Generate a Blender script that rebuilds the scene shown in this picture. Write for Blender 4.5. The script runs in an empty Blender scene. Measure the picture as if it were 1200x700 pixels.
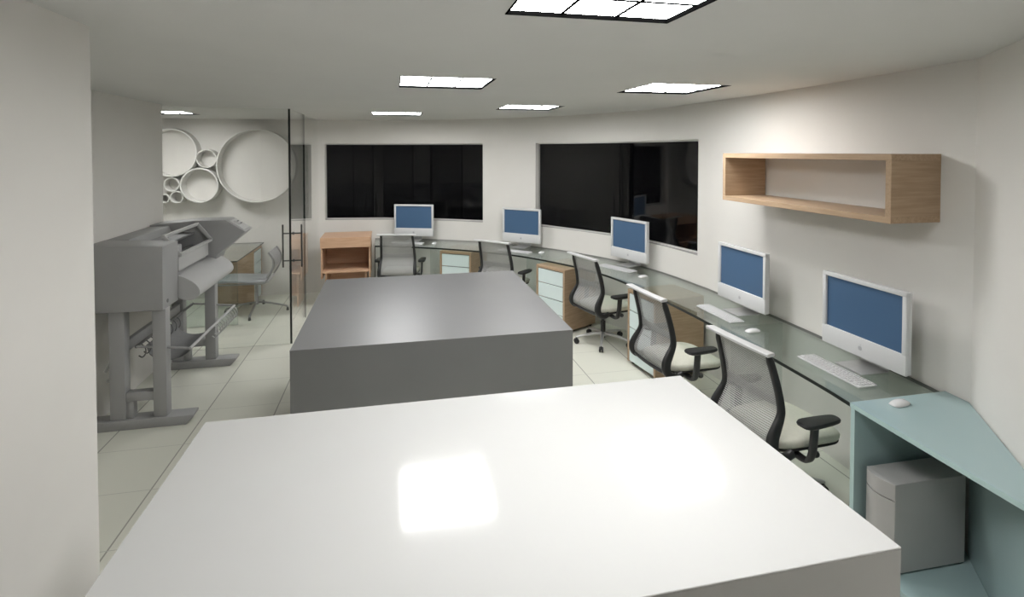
import bpy, bmesh, math, random
from mathutils import Vector, Matrix
random.seed(7)
PI = math.pi
S = bpy.context.scene
COL = S.collection

# ------------------------------------------------------------------ helpers
def newbm(): return bmesh.new()

def merge(dst, src, M=None):
    if M is not None: src.transform(M)
    me = bpy.data.meshes.new('tmp'); src.to_mesh(me); src.free()
    dst.from_mesh(me); bpy.data.meshes.remove(me)

def box(bm, c, s, bev=0.0, seg=2, rot=None, mi=0):
    b = bmesh.new(); bmesh.ops.create_cube(b, size=1)
    for v in b.verts: v.co = Vector((v.co.x*s[0], v.co.y*s[1], v.co.z*s[2]))
    if bev > 0:
        bmesh.ops.bevel(b, geom=list(b.edges), offset=min(bev, min(s)*.45), segments=seg, affect='EDGES', profile=.5)
    for f in b.faces: f.material_index = mi
    M = Matrix.Translation(Vector(c))
    if rot is not None: M = M @ rot
    merge(bm, b, M)

def box2(bm, a, b, bev=0.0, seg=2, mi=0):
    box(bm, [(a[i]+b[i])/2 for i in range(3)], [abs(b[i]-a[i]) for i in range(3)], bev, seg, None, mi)

def prism(bm, poly, axis, lo, hi, bev=0.0, seg=2, mi=0):
    """extrude a 2D polygon along axis. axis 'z': poly=(x,y); 'y': (x,z); 'x': (y,z)"""
    def P(p, t):
        return {'z': (p[0], p[1], t), 'y': (p[0], t, p[1]), 'x': (t, p[0], p[1])}[axis]
    b = bmesh.new()
    A = [b.verts.new(P(p, lo)) for p in poly]; B = [b.verts.new(P(p, hi)) for p in poly]
    n = len(poly)
    b.faces.new(A); b.faces.new(B[::-1])
    for i in range(n): b.faces.new((A[i], B[i], B[(i+1) % n], A[(i+1) % n]))
    bmesh.ops.recalc_face_normals(b, faces=list(b.faces))
    if bev > 0:
        bmesh.ops.bevel(b, geom=list(b.edges), offset=bev, segments=seg, affect='EDGES', profile=.5)
    for f in b.faces: f.material_index = mi
    merge(bm, b)

def sweep(bm, pts, radii, side=None, n=10, expo=2.0, cap=True):
    """sweep a (super)ellipse along pts; radii = r or (a,b): a along the side vector, b across"""
    pts = [Vector(p) for p in pts]
    rings = []
    prev = None
    for i, p in enumerate(pts):
        t = (pts[min(i+1, len(pts)-1)] - pts[max(i-1, 0)]).normalized()
        if side is not None: s = Vector(side)
        elif prev is not None: s = prev
        else: s = Vector((0, 0, 1)) if abs(t.z) < .9 else Vector((1, 0, 0))
        s = (s - t*s.dot(t)).normalized(); prev = s
        u = t.cross(s)
        r = radii[i] if isinstance(radii, list) else radii
        a, b_ = r if isinstance(r, tuple) else (r, r)
        ring = []
        for k in range(n):
            w = 2*PI*k/n; c_, s_ = math.cos(w), math.sin(w)
            cx = math.copysign(abs(c_)**(2/expo), c_); sy = math.copysign(abs(s_)**(2/expo), s_)
            ring.append(bm.verts.new(p + s*(a*cx) + u*(b_*sy)))
        rings.append(ring)
    for A, B in zip(rings, rings[1:]):
        for k in range(n): bm.faces.new((A[k], A[(k+1) % n], B[(k+1) % n], B[k]))
    if cap:
        bm.faces.new(rings[0][::-1]); bm.faces.new(rings[-1])

def lathe(bm, prof, c=(0, 0, 0), axis='z', n=24):
    """prof: (r, t) pairs round the axis"""
    rings = []
    c = Vector(c)
    for r, t in prof:
        ring = []
        for k in range(n):
            a = 2*PI*k/n; x, y = r*math.cos(a), r*math.sin(a)
            q = {'z': (x, y, t), 'y': (x, t, -y), 'x': (t, x, y)}[axis]
            ring.append(bm.verts.new(c + Vector(q)))
        rings.append(ring)
    for A, B in zip(rings, rings[1:]):
        for k in range(n): bm.faces.new((A[k], A[(k+1) % n], B[(k+1) % n], B[k]))
    if prof[0][0] > 1e-6: bm.faces.new(rings[0][::-1])
    if prof[-1][0] > 1e-6: bm.faces.new(rings[-1])

def smooth_pts(P, n=6):
    P = [Vector(p) for p in P]
    Q = [2*P[0]-P[1]] + P + [2*P[-1]-P[-2]]
    out = []
    for i in range(1, len(Q)-2):
        for k in range(n):
            t = k/n
            out.append(.5*((2*Q[i]) + (-Q[i-1]+Q[i+1])*t + (2*Q[i-1]-5*Q[i]+4*Q[i+1]-Q[i+2])*t*t + (-Q[i-1]+3*Q[i]-3*Q[i+1]+Q[i+2])*t**3))
    out.append(P[-1].copy())
    return out

def obj(name, bm, mats, parent=None, smooth=None, origin=None, label=None):
    """link bm as ONE mesh object. origin: world location to move the mesh origin to"""
    bmesh.ops.remove_doubles(bm, verts=list(bm.verts), dist=1e-6)
    bmesh.ops.recalc_face_normals(bm, faces=list(bm.faces))
    if origin is not None: bm.transform(Matrix.Translation(-Vector(origin)))
    me = bpy.data.meshes.new(name)
    if smooth is not None:
        for e in bm.edges:
            e.smooth = not (len(e.link_faces) == 2 and e.calc_face_angle(0) > math.radians(smooth))
        for f in bm.faces: f.smooth = True
    bm.to_mesh(me); bm.free()
    for m in (mats if isinstance(mats, (list, tuple)) else [mats]): me.materials.append(m)
    o = bpy.data.objects.new(name, me); COL.objects.link(o)
    if origin is not None and parent is None: o.location = origin
    if parent is not None: o.parent = parent
    if label: o['label'] = label
    return o

def tag(o, label, cat, group=None):
    o['label'] = label; o['category'] = cat
    if group: o['group'] = group
    return o

def thing(name, label, cat, loc=(0, 0, 0), rz=0.0, group=None):
    o = bpy.data.objects.new(name, None); COL.objects.link(o)
    o.location = loc; o.rotation_euler = (0, 0, rz)
    o.empty_display_size = .1
    return tag(o, label, cat, group)

def struct(name, bm, mats, smooth=None, parent=None):
    o = obj(name, bm, mats, parent, smooth)
    if parent is None: o['kind'] = 'structure'
    return o

def copy_tree(o, parent=None):
    c = o.copy(); COL.objects.link(c)
    if parent is not None: c.parent = parent
    for ch in list(o.children): copy_tree(ch, c)
    return c

# ------------------------------------------------------------------ materials
def mat(name, col, rough=.5, spec=.5, metal=0.0, coat=0.0):
    m = bpy.data.materials.new(name); m.use_nodes = True
    b = m.node_tree.nodes['Principled BSDF']
    b.inputs['Base Color'].default_value = (*col, 1)
    b.inputs['Roughness'].default_value = rough
    b.inputs['Specular IOR Level'].default_value = spec
    b.inputs['Metallic'].default_value = metal
    b.inputs['Coat Weight'].default_value = coat
    return m

def noisy(m, c1, c2, scale=6.0, stretch=(1, 1, 1), detail=3.0, coord='Object', bump=0.0):
    nt = m.node_tree; N = nt.nodes; L = nt.links
    b = N['Principled BSDF']
    tc = N.new('ShaderNodeTexCoord'); mp = N.new('ShaderNodeMapping')
    mp.inputs['Scale'].default_value = stretch
    nz = N.new('ShaderNodeTexNoise'); nz.inputs['Scale'].default_value = scale; nz.inputs['Detail'].default_value = detail
    rp = N.new('ShaderNodeValToRGB')
    rp.color_ramp.elements[0].position = .3; rp.color_ramp.elements[1].position = .7
    rp.color_ramp.elements[0].color = (*c1, 1); rp.color_ramp.elements[1].color = (*c2, 1)
    L.new(tc.outputs[coord], mp.inputs[0]); L.new(mp.outputs[0], nz.inputs['Vector'])
    L.new(nz.outputs['Fac'], rp.inputs[0]); L.new(rp.outputs[0], b.inputs['Base Color'])
    if bump:
        bp = N.new('ShaderNodeBump'); bp.inputs['Strength'].default_value = bump; bp.inputs['Distance'].default_value = .002
        L.new(nz.outputs['Fac'], bp.inputs['Height']); L.new(bp.outputs[0], b.inputs['Normal'])
    return m

def glassmat(name, tint, rough=0.0, ior=1.5, refl=(1, 1, 1)):
    m = bpy.data.materials.new(name); m.use_nodes = True
    nt = m.node_tree; N = nt.nodes; L = nt.links; N.clear()
    o = N.new('ShaderNodeOutputMaterial'); mx = N.new('ShaderNodeMixShader')
    t = N.new('ShaderNodeBsdfTransparent'); t.inputs[0].default_value = (*tint, 1)
    g = N.new('ShaderNodeBsdfGlossy'); g.inputs['Roughness'].default_value = rough; g.inputs[0].default_value = (*refl, 1)
    f = N.new('ShaderNodeFresnel'); f.inputs[0].default_value = ior
    # same Fresnel for both faces of a thin sheet: invert the index on the way out
    ge = N.new('ShaderNodeNewGeometry'); mt = N.new('ShaderNodeMath'); mt.operation = 'MULTIPLY_ADD'
    mt.inputs[1].default_value = 1/ior - ior; mt.inputs[2].default_value = ior
    L.new(ge.outputs['Backfacing'], mt.inputs[0]); L.new(mt.outputs[0], f.inputs[0])
    L.new(f.outputs[0], mx.inputs[0]); L.new(t.outputs[0], mx.inputs[1]); L.new(g.outputs[0], mx.inputs[2])
    L.new(mx.outputs[0], o.inputs[0])
    return m

M = {}
M['wall'] = noisy(mat('wall_paint', (.72, .70, .665), .75, .25), (.715, .695, .66), (.735, .715, .68), 3.0)
M['ceil'] = noisy(mat('ceiling_paint', (.66, .655, .63), .85, .15), (.655, .65, .625), (.675, .67, .645), 2.0)
M['white_gloss'] = noisy(mat('white_lacquer', (.60, .60, .59), .09, .5), (.595, .595, .585), (.61, .61, .60), 2.0)
M['white_matte'] = M['white_gloss']
M['grey_box'] = noisy(mat('grey_laminate', (.175, .175, .175), .34, .95), (.17, .17, .172), (.182, .182, .183), 3.0)
M['printer'] = noisy(mat('printer_plastic', (.34, .34, .34), .5, .4), (.33, .33, .328), (.35, .35, .347), 5.0)
M['basket_cloth'] = noisy(mat('basket_cloth', (.2, .2, .2), .9, .1), (.19, .19, .19), (.21, .21, .21), 40.0)
M['printer_light'] = noisy(mat('printer_light_plastic', (.465, .465, .46), .42, .4), (.455, .455, .45), (.475, .475, .47), 5.0)
M['printer_dark'] = noisy(mat('printer_dark_plastic', (.16, .16, .16), .5, .4), (.15, .15, .15), (.17, .17, .17), 5.0)
M['screen_grey'] = mat('control_screen', (.55, .55, .54), .25)
M['teal'] = noisy(mat('teal_glass_panel', (.345, .455, .46), .16, .5), (.34, .45, .455), (.352, .463, .467), 2.0)
M['teal_edge'] = mat('teal_panel_edge', (.45, .60, .59), .25)
M['tower'] = noisy(mat('computer_case_grey', (.42, .41, .40), .45, .4), (.41, .40, .39), (.43, .42, .41), 6.0)
M['mac'] = noisy(mat('monitor_white_plastic', (.64, .64, .64), .25, .5), (.63, .63, .63), (.65, .65, .65), 8.0)
M['screen'] = noisy(mat('blue_screen', (.066, .128, .228), .3, .4), (.064, .125, .224), (.068, .131, .232), 2.0)
M['alu'] = noisy(mat('brushed_aluminium', (.55, .55, .55), .38, .5, .7), (.52, .52, .52), (.58, .58, .58), 30.0)
M['logo'] = mat('logo_grey', (.40, .40, .41), .3)
M['keys'] = mat('key_caps', (.50, .50, .50), .45)
M['black'] = noisy(mat('black_plastic', (.016, .016, .017), .38, .5), (.014, .014, .015), (.02, .02, .021), 12.0)
M['arm'] = noisy(mat('dark_grey_arm_plastic', (.045, .045, .046), .42, .5), (.04, .04, .04), (.05, .05, .052), 12.0)
M['cushion'] = noisy(mat('cream_cushion', (.66, .65, .56), .8, .2), (.64, .63, .54), (.68, .67, .58), 60.0, bump=.1)
M['rail'] = noisy(mat('pale_grey_rail', (.56, .56, .56), .4, .4), (.54, .54, .54), (.58, .58, .58), 8.0)
M['housing'] = noisy(mat('grey_housing', (.36, .36, .36), .45, .4), (.34, .34, .34), (.38, .38, .38), 8.0)
M['sheet'] = noisy(mat('frosted_drawer_glass', (.70, .80, .80), .16, .5), (.69, .79, .79), (.71, .81, .81), 3.0)
M['gap'] = mat('dark_gap', (.10, .11, .11), .6)
M['seat_grey'] = noisy(mat('grey_seat_leather', (.44, .44, .46), .4, .4), (.42, .42, .44), (.46, .46, .48), 6.0)
M['ring'] = noisy(mat('white_ring_paint', (.70, .69, .66), .6, .3), (.69, .68, .65), (.71, .70, .67), 6.0)
M['glass_edge'] = mat('dark_glass_edge', (.012, .016, .014), .3)
M['dark_frame'] = mat('dark_lamp_frame', (.0015, .0015, .0015), .9, 0.0)
M['sill_shade'] = noisy(mat('sill_shade_grey', (.33, .325, .315), .6, .3), (.32, .315, .305), (.34, .335, .325), 6.0)  # darker than the wall paint: shade of the window reveal put into the colour
M['window_frame'] = mat('window_trim', (.62, .61, .59), .5)
M['steel'] = noisy(mat('steel', (.42, .42, .42), .3, .5, .9), (.40, .40, .40), (.44, .44, .44), 20.0)
M['dark_steel'] = noisy(mat('dark_steel', (.10, .10, .10), .35, .5, .6), (.09, .09, .09), (.11, .11, .11), 20.0)
M['glass'] = glassmat('clear_partition_glass', (.93, .935, .93))
M['desk_glass'] = glassmat('desk_glass', (.80, .845, .825), 0.03)
M['panel_glass'] = glassmat('support_glass', (.90, .925, .915))
M['window_glass'] = glassmat('window_glass', (.9, .9, .9), 0.0, 1.32)

def wood(name, c1, c2, axis):
    """straight-grained veneer, grain running along the given axis (0,1,2)"""
    m = mat(name, c1, .42, .35)
    st = [9.0, 9.0, 9.0]; st[axis] = .55
    nt = m.node_tree; N = nt.nodes; L = nt.links; b = N['Principled BSDF']
    tc = N.new('ShaderNodeTexCoord'); mp = N.new('ShaderNodeMapping'); mp.inputs['Scale'].default_value = st
    nz = N.new('ShaderNodeTexNoise'); nz.inputs['Scale'].default_value = 9.0; nz.inputs['Detail'].default_value = 5.0
    rp = N.new('ShaderNodeValToRGB')
    rp.color_ramp.elements[0].position = .32; rp.color_ramp.elements[0].color = (*c1, 1)
    rp.color_ramp.elements[1].position = .68; rp.color_ramp.elements[1].color = (*c2, 1)
    L.new(tc.outputs['Object'], mp.inputs[0]); L.new(mp.outputs[0], nz.inputs['Vector'])
    L.new(nz.outputs['Fac'], rp.inputs[0]); L.new(rp.outputs[0], b.inputs['Base Color'])
    return m
M['oak_x'] = wood('oak_veneer_x', (.375, .26, .165), (.465, .335, .222), 0)
M['oak_y'] = wood('oak_veneer_y', (.375, .26, .165), (.465, .335, .222), 1)
M['oak_z'] = wood('oak_veneer_z', (.375, .26, .165), (.465, .335, .222), 2)
M['beech'] = wood('beech_veneer', (.55, .34, .215), (.63, .41, .27), 0)

# mesh fabric of the chair backs: fine woven threads with open cells
def meshfabric():
    m = bpy.data.materials.new('woven_mesh_fabric'); m.use_nodes = True
    nt = m.node_tree; N = nt.nodes; L = nt.links
    b = N['Principled BSDF']; b.inputs['Roughness'].default_value = .7
    out = N['Material Output']
    tc = N.new('ShaderNodeTexCoord')
    def wave(rot, sc):
        mp = N.new('ShaderNodeMapping'); mp.inputs['Rotation'].default_value = (0, rot, 0)
        w = N.new('ShaderNodeTexWave'); w.inputs['Scale'].default_value = sc; w.inputs['Distortion'].default_value = .8
        w.inputs['Detail'].default_value = 2.0; w.inputs['Detail Scale'].default_value = 2.0
        w.bands_direction = 'X'
        L.new(tc.outputs['Object'], mp.inputs[0]); L.new(mp.outputs[0], w.inputs['Vector']); return w
    w1 = wave(0.0, 26.0); w2 = wave(PI/2, 30.0)
    mx = N.new('ShaderNodeMath'); mx.operation = 'MAXIMUM'
    L.new(w1.outputs['Fac'], mx.inputs[0]); L.new(w2.outputs['Fac'], mx.inputs[1])
    gt = N.new('ShaderNodeMapRange'); gt.inputs[1].default_value = .45; gt.inputs[2].default_value = .95
    gt.inputs[3].default_value = .42; gt.inputs[4].default_value = .96
    L.new(mx.outputs[0], gt.inputs[0])
    rp = N.new('ShaderNodeValToRGB')
    rp.color_ramp.elements[0].color = (.15, .15, .15, 1); rp.color_ramp.elements[1].color = (.55, .55, .54, 1)
    L.new(w2.outputs['Fac'], rp.inputs[0]); L.new(rp.outputs[0], b.inputs['Base Color'])
    t = N.new('ShaderNodeBsdfTransparent'); ms = N.new('ShaderNodeMixShader')
    L.new(gt.outputs[0], ms.inputs[0]); L.new(t.outputs[0], ms.inputs[1]); L.new(b.outputs[0], ms.inputs[2])
    L.new(ms.outputs[0], out.inputs[0])
    return m
M['mesh'] = meshfabric()

# floor: square tiles with thin grout lines
def floormat():
    m = mat('cream_floor_tiles', (.7, .7, .63), .32, .4)
    nt = m.node_tree; N = nt.nodes; L = nt.links; b = N['Principled BSDF']
    tc = N.new('ShaderNodeTexCoord'); sp = N.new('ShaderNodeSeparateXYZ')
    L.new(tc.outputs['Object'], sp.inputs[0])
    def line(axis, period, off, w):
        a = N.new('ShaderNodeMath'); a.operation = 'ADD'; a.inputs[1].default_value = off
        L.new(sp.outputs[axis], a.inputs[0])
        d = N.new('ShaderNodeMath'); d.operation = 'DIVIDE'; d.inputs[1].default_value = period; L.new(a.outputs[0], d.inputs[0])
        f = N.new('ShaderNodeMath'); f.operation = 'FRACT'; L.new(d.outputs[0], f.inputs[0])
        l = N.new('ShaderNodeMath'); l.operation = 'LESS_THAN'; l.inputs[1].default_value = w/period; L.new(f.outputs[0], l.inputs[0])
        g = N.new('ShaderNodeMath'); g.operation = 'FLOOR'; L.new(d.outputs[0], g.inputs[0])
        return l, g
    lx, gx = line(0, .527, 1.437+.527*20+.004, .009); ly, gy = line(1, .517, .517*20-3.094+.517*6, .005)
    cb = N.new('ShaderNodeCombineXYZ'); L.new(gx.outputs[0], cb.inputs[0]); L.new(gy.outputs[0], cb.inputs[1])
    wn = N.new('ShaderNodeTexWhiteNoise'); wn.noise_dimensions = '3D'; L.new(cb.outputs[0], wn.inputs['Vector'])
    tile = N.new('ShaderNodeMix'); tile.data_type = 'RGBA'
    tile.inputs[6].default_value = (.655, .655, .575, 1); tile.inputs[7].default_value = (.69, .69, .61, 1)
    L.new(wn.outputs['Value'], tile.inputs[0])
    m1 = N.new('ShaderNodeMix'); m1.data_type = 'RGBA'; m1.inputs[7].default_value = (.30, .30, .26, 1)
    L.new(lx.outputs[0], m1.inputs[0]); L.new(tile.outputs[2], m1.inputs[6])
    m2 = N.new('ShaderNodeMix'); m2.data_type = 'RGBA'; m2.inputs[7].default_value = (.46, .46, .41, 1)
    L.new(ly.outputs[0], m2.inputs[0]); L.new(m1.outputs[2], m2.inputs[6])
    L.new(m2.outputs[2], b.inputs['Base Color'])
    return m
M['floor'] = floormat()

def emis(name, col, st):
    m = bpy.data.materials.new(name); m.use_nodes = True
    nt = m.node_tree; N = nt.nodes; N.clear()
    e = N.new('ShaderNodeEmission'); e.inputs[0].default_value = (*col, 1); e.inputs[1].default_value = st
    o = N.new('ShaderNodeOutputMaterial'); nt.links.new(e.outputs[0], o.inputs[0])
    return m
LIGHT = 28.2
M['lamp'] = emis('lamp_diffuser', (1.0, 1.0, .995), LIGHT)

# ------------------------------------------------------------------ room shell
HC = 2.5
HCAM = HC*4.475/5.475
W0 = [(2.80, 2.10), (2.84, 2.6), (2.865, 3.3), (2.86, 4.0), (2.82, 4.7), (2.72, 5.35), (2.45, 6.05), (1.93, 6.84), (1.23, 7.45), (.5, 7.86), (-.25, 8.1), (-1.06, 8.22)]
WC = [Vector((p.x, p.y)) for p in smooth_pts([(x, y, 0) for x, y in W0], 8)]
NW = len(WC)
def wnormal(i):
    t = (WC[min(i+1, NW-1)] - WC[max(i-1, 0)]).normalized()
    return Vector((-t.y, t.x))          # towards the room (curve runs counter-clockwise)
def woff(i, d): return WC[i] + wnormal(i)*d
# check which side the room is on
if (Vector((0, 3)) - WC[24]).dot(wnormal(24)) < 0:
    _wn = wnormal
    def wnormal(i): return -_wn(i)
WIN1 = (64, 87); WIN2 = (31, 57)
ZB, ZT = 1.055, 2.16
WT = .12

floor_poly = [(-4.2, -1.2), (3.2, -1.2), (3.2, 8.6), (-4.2, 8.6)]
bm = newbm(); prism(bm, floor_poly, 'z', -.08, 0.0); struct('floor', bm, M['floor'])

# ceiling with recesses cut for the light fixtures
LAMPS = [('near', .66, 1.47), ('mid', .342, 3.62), ('right', 1.985, 3.61), ('farright', 1.385, 5.45), ('far', .055, 6.67), ('meeting', -2.61, 7.06)]
LH = .295
xs = sorted({-4.2, 3.2} | {round(l[1]+s*LH, 4) for l in LAMPS for s in (-1, 1)})
ys = sorted({-1.2, 8.6} | {round(l[2]+s*LH, 4) for l in LAMPS for s in (-1, 1)})
bm = newbm()
for x0, x1 in zip(xs, xs[1:]):
    for y0, y1 in zip(ys, ys[1:]):
        cx, cy = (x0+x1)/2, (y0+y1)/2
        if any(abs(cx-l[1]) < LH and abs(cy-l[2]) < LH for l in LAMPS): continue
        bm.faces.new([bm.verts.new(p) for p in ((x0, y0, HC), (x0, y1, HC), (x1, y1, HC), (x1, y0, HC))])
bmesh.ops.remove_doubles(bm, verts=list(bm.verts), dist=1e-5)
# slab above, so that the ceiling has thickness
ret = bmesh.ops.extrude_face_region(bm, geom=list(bm.faces))
for v in [g for g in ret['geom'] if isinstance(g, bmesh.types.BMVert)]: v.co.z += .10
struct('ceiling', bm, M['ceil'])

# curved window wall
bm = newbm()
def q(*pts): bm.faces.new([bm.verts.new(p) for p in pts])
def V3(v, z): return (v.x, v.y, z)
for i in range(NW-1):
    for z0, z1 in ((0, ZB), (ZB, ZT), (ZT, HC)):
        hole = z0 == ZB and any(a <= i < b for a, b in (WIN1, WIN2))
        if hole: continue
        a, b = WC[i], WC[i+1]; A, B = woff(i, -WT), woff(i+1, -WT)
        q(V3(a, z0), V3(b, z0), V3(b, z1), V3(a, z1))
        q(V3(A, z0), V3(A, z1), V3(B, z1), V3(B, z0))
for s, e in (WIN1, WIN2):
    for i in range(s, e):
        a, b = WC[i], WC[i+1]; A, B = woff(i, -WT), woff(i+1, -WT)
        q(V3(a, ZB), V3(A, ZB), V3(B, ZB), V3(b, ZB)); q(V3(a, ZT), V3(b, ZT), V3(B, ZT), V3(A, ZT))
    for i in (s, e):
        a, A = WC[i], woff(i, -WT)
        q(V3(a, ZB), V3(a, ZT), V3(A, ZT), V3(A, ZB))
a, A = WC[0], woff(0, -WT)
bmesh.ops.remove_doubles(bm, verts=list(bm.verts), dist=1e-5)
struct('wall_back', bm, M['wall'], smooth=35)

def wallbox(name, a, b):
    bm = newbm(); box2(bm, a, b); return struct(name, bm, M['wall'])
wallbox('wall_meeting', (-4.2, 8.22, 0), (-1.0, 8.36, HC))
wallbox('wall_left', (-2.18, -1.2, 0), (-1.078, 2.27, HC))
wallbox('wall_recess', (-2.33, 2.27, 0), (-2.18, 5.85, HC))
wallbox('wall_partition', (-4.2, 5.95, 0), (-2.33, 6.12, HC))
wallbox('wall_far_left', (-4.2, 6.12, 0), (-4.05, 8.22, HC))
wallbox('wall_behind', (-1.078, -1.2, 0), (1.2, -1.05, HC))
# oblique right wall from the corner past the camera
c0 = Vector((2.80, 2.10)); dr = Vector((-.607, -.795)).normalized(); nr = Vector((dr.y, -dr.x))
if nr.dot(Vector((0, 0)) - c0) > 0: nr = -nr
pe = c0 + dr*4.05
bm = newbm(); prism(bm, [tuple(c0 - dr*.02), tuple(pe), tuple(pe + nr*.14), tuple(c0 + nr*.14 - dr*.14)], 'z', 0, HC); struct('wall_right', bm, M['wall'])

# windows: dark night glass, made of flat panes
def window(name, rng, npanes):
    s, e = rng
    bm = newbm()
    G = [woff(i, -.085) for i in range(s, e+1)]
    K = [round(k*(len(G)-1)/npanes) for k in range(npanes+1)]
    # thin trim lining the opening
    for z in (ZB+.0125, ZT-.008):
        for k in range(npanes):
            a, b = G[K[k]], G[K[k+1]]; mid = (a+b)/2; d = b-a
            box(bm, (mid.x, mid.y, z), (d.length, .03, .012), 0, rot=Matrix.Rotation(math.atan2(d.y, d.x), 4, 'Z'))
    w = struct(name, bm, M['window_frame'])
    bm = newbm()  # added slab over the sill, its grey paints in the reveal's shade
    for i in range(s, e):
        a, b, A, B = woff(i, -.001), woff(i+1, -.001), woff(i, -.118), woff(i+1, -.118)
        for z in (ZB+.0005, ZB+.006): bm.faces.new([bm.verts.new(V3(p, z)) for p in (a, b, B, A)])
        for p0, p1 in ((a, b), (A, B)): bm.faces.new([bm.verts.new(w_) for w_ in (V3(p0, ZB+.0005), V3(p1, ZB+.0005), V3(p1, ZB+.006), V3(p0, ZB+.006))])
    obj('sill_shade', bm, M['sill_shade'], w)
    for k in range(npanes):
        a, b = G[K[k]], G[K[k+1]]; mid = (a+b)/2; d = b-a
        pb = newbm(); box(pb, (0, 0, 0), (d.length-.004, .008, ZT-ZB-.028))
        p = obj('pane', pb, M['window_glass'], w)
        p.location = (mid.x, mid.y, (ZB+ZT)/2); p.rotation_euler = (0, 0, math.atan2(d.y, d.x))
    return w
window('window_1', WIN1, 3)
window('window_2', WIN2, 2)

# ------------------------------------------------------------------ light fixtures
LBL = {'near': 'recessed square ceiling light nearest the camera, cut by the top edge of the photo',
       'mid': 'recessed square ceiling light over the near end of the grey island',
       'right': 'recessed square ceiling light beside the right wall above the oak shelf',
       'farright': 'recessed square ceiling light in front of the right-hand window',
       'far': 'thin-looking recessed ceiling light farthest back, before the left-hand window',
       'meeting': 'recessed ceiling light inside the glass room over the white wall rings'}
for key, cx, cy in LAMPS:
    t = thing('ceiling_light', LBL[key], 'ceiling light', (cx, cy, HC), 0, 'recessed square ceiling lights')
    bm = newbm(); h = LH-.001; k = .006
    for sx in (-1, 1):
        box(bm, (sx*(h-k/2), 0, .012), (k, 2*h, .028)); box(bm, (0, sx*(h-k/2), .012), (2*h-2*k, k, .028))
    obj('frame', bm, M['dark_frame'], t)
    bm = newbm(); box(bm, (0, 0, .016), (2*h-2*k, 2*h-2*k, .006)); obj('diffuser', bm, M['lamp'], t)
    bm = newbm()
    for s in (-1, 1):
        box(bm, (s*h/3, 0, .0108), (.010, 2*h-2*k, .004)); box(bm, (0, s*h/3, .0108), (2*h-2*k, .010, .004))
    obj('louvre', bm, M['dark_frame'], t)

# ------------------------------------------------------------------ glass partition and door
GX, GY = -1.06, 6.075
def pane_mesh(a, b):
    """glass sheet between two corners; its narrow edges get the dark edge material"""
    bm = newbm(); box2(bm, a, b)
    d = [abs(b[i]-a[i]) for i in range(3)]; thin = d.index(min(d))
    for f in bm.faces:
        n = f.normal
        f.material_index = 0 if abs(n[thin]) > .5 else (0 if abs(n.z) > .5 else 1)
    return bm
bm = pane_mesh((-2.329, GY-.010, .002), (GX-.012, GY+.010, HC-.002))
gp = struct('wall_glass', bm, [M['glass'], M['glass_edge']])
bm = pane_mesh((GX-.010, GY+.93, .002), (GX+.010, 8.23, HC-.002))
obj('pane', bm, [M['glass'], M['glass_edge']], gp)
bm = pane_mesh((GX-.010, GY-.010, .004), (GX+.010, GY+.922, HC-.004))
gd = struct('door_1', bm, [M['glass'], M['glass_edge']])
bm = newbm()
hy = GY+.10
for s in (-1, 1):
    sweep(bm, [(GX+s*.095, hy, .80), (GX+s*.095, hy, 1.26)], .009, n=12)
for z in (.87, 1.165):
    sweep(bm, [(GX-.095, hy, z), (GX+.095, hy, z)], .007, n=10)
    for s in (-1, 1): sweep(bm, [(GX+s*.010, hy, z), (GX+s*.020, hy, z)], .016, n=12)
obj('door_handle', bm, M['dark_steel'], gd, smooth=40)

# white rings on the meeting room wall
RINGS = [('large white ring at the right of the wall cluster, its rim behind the glass door', -1.832, 1.85, .513, .19, .016),
         ('mid-sized white wall ring touching the large ring at lower left', -2.553, 1.588, .238, .19, .020),
         ('small white wall ring in the gap between the two largest rings', -2.469, 1.951, .128, .17, .014),
         ('large white wall ring cut off by the left wall corner', -2.90, 2.032, .325, .19, .018),
         ('small white wall ring just under the left cut-off ring', -2.898, 1.603, .098, .17, .016),
         ('small white wall ring low in the cluster, below left of the mid-sized ring', -2.838, 1.431, .085, .17, .016),
         ('tiny white wall ring at the lower left end of the cluster, half hidden', -2.985, 1.415, .062, .17, .014)]
for lb, cx, cz, r, dep, th in RINGS:
    bm = newbm(); n = 64 if r > .2 else 40
    prof = [(r, 0), (r, -dep+.003), (r-.003, -dep), (r-th+.003, -dep), (r-th, -dep+.003), (r-th, 0)]
    rr = []
    for k in range(n):
        a = 2*PI*k/n
        rr.append([bm.verts.new((p*math.cos(a), t, p*math.sin(a))) for p, t in prof])
    for k in range(n):
        A, B = rr[k], rr[(k+1) % n]
        for j in range(len(prof)): bm.faces.new((A[j], B[j], B[(j+1) % len(prof)], A[(j+1) % len(prof)]))
    o = obj('wall_ring', bm, M['ring'], smooth=40); o.location = (cx, 8.22, cz)
    tag(o, lb, 'wall decoration', 'white wall rings')

# ------------------------------------------------------------------ islands
def island(name, label, x0, x1, y0, y1, h, top, side):
    t = thing(name, label, 'island counter', ((x0+x1)/2, (y0+y1)/2, 0))
    dx, dy = (x1-x0)/2, (y1-y0)/2
    bm = newbm(); box2(bm, (-dx+.001, -dy+.001, 0), (dx-.001, dy-.001, h-.006)); obj('body', bm, side, t)
    bm = newbm(); box2(bm, (-dx, -dy, h-.006), (dx, dy, h), .0015, 1); obj('top', bm, top, t)
    return t
island('white_counter', 'large glossy white block counter in the foreground reflecting two ceiling lights', -.63, 1.156, 1.013, 2.005, 1.12, M['white_gloss'], M['white_matte'])
island('grey_counter', 'plain grey block counter behind the white one in the middle of the room', -.584, 1.127, 3.278, 5.052, .90, M['grey_box'], M['grey_box'])

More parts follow.
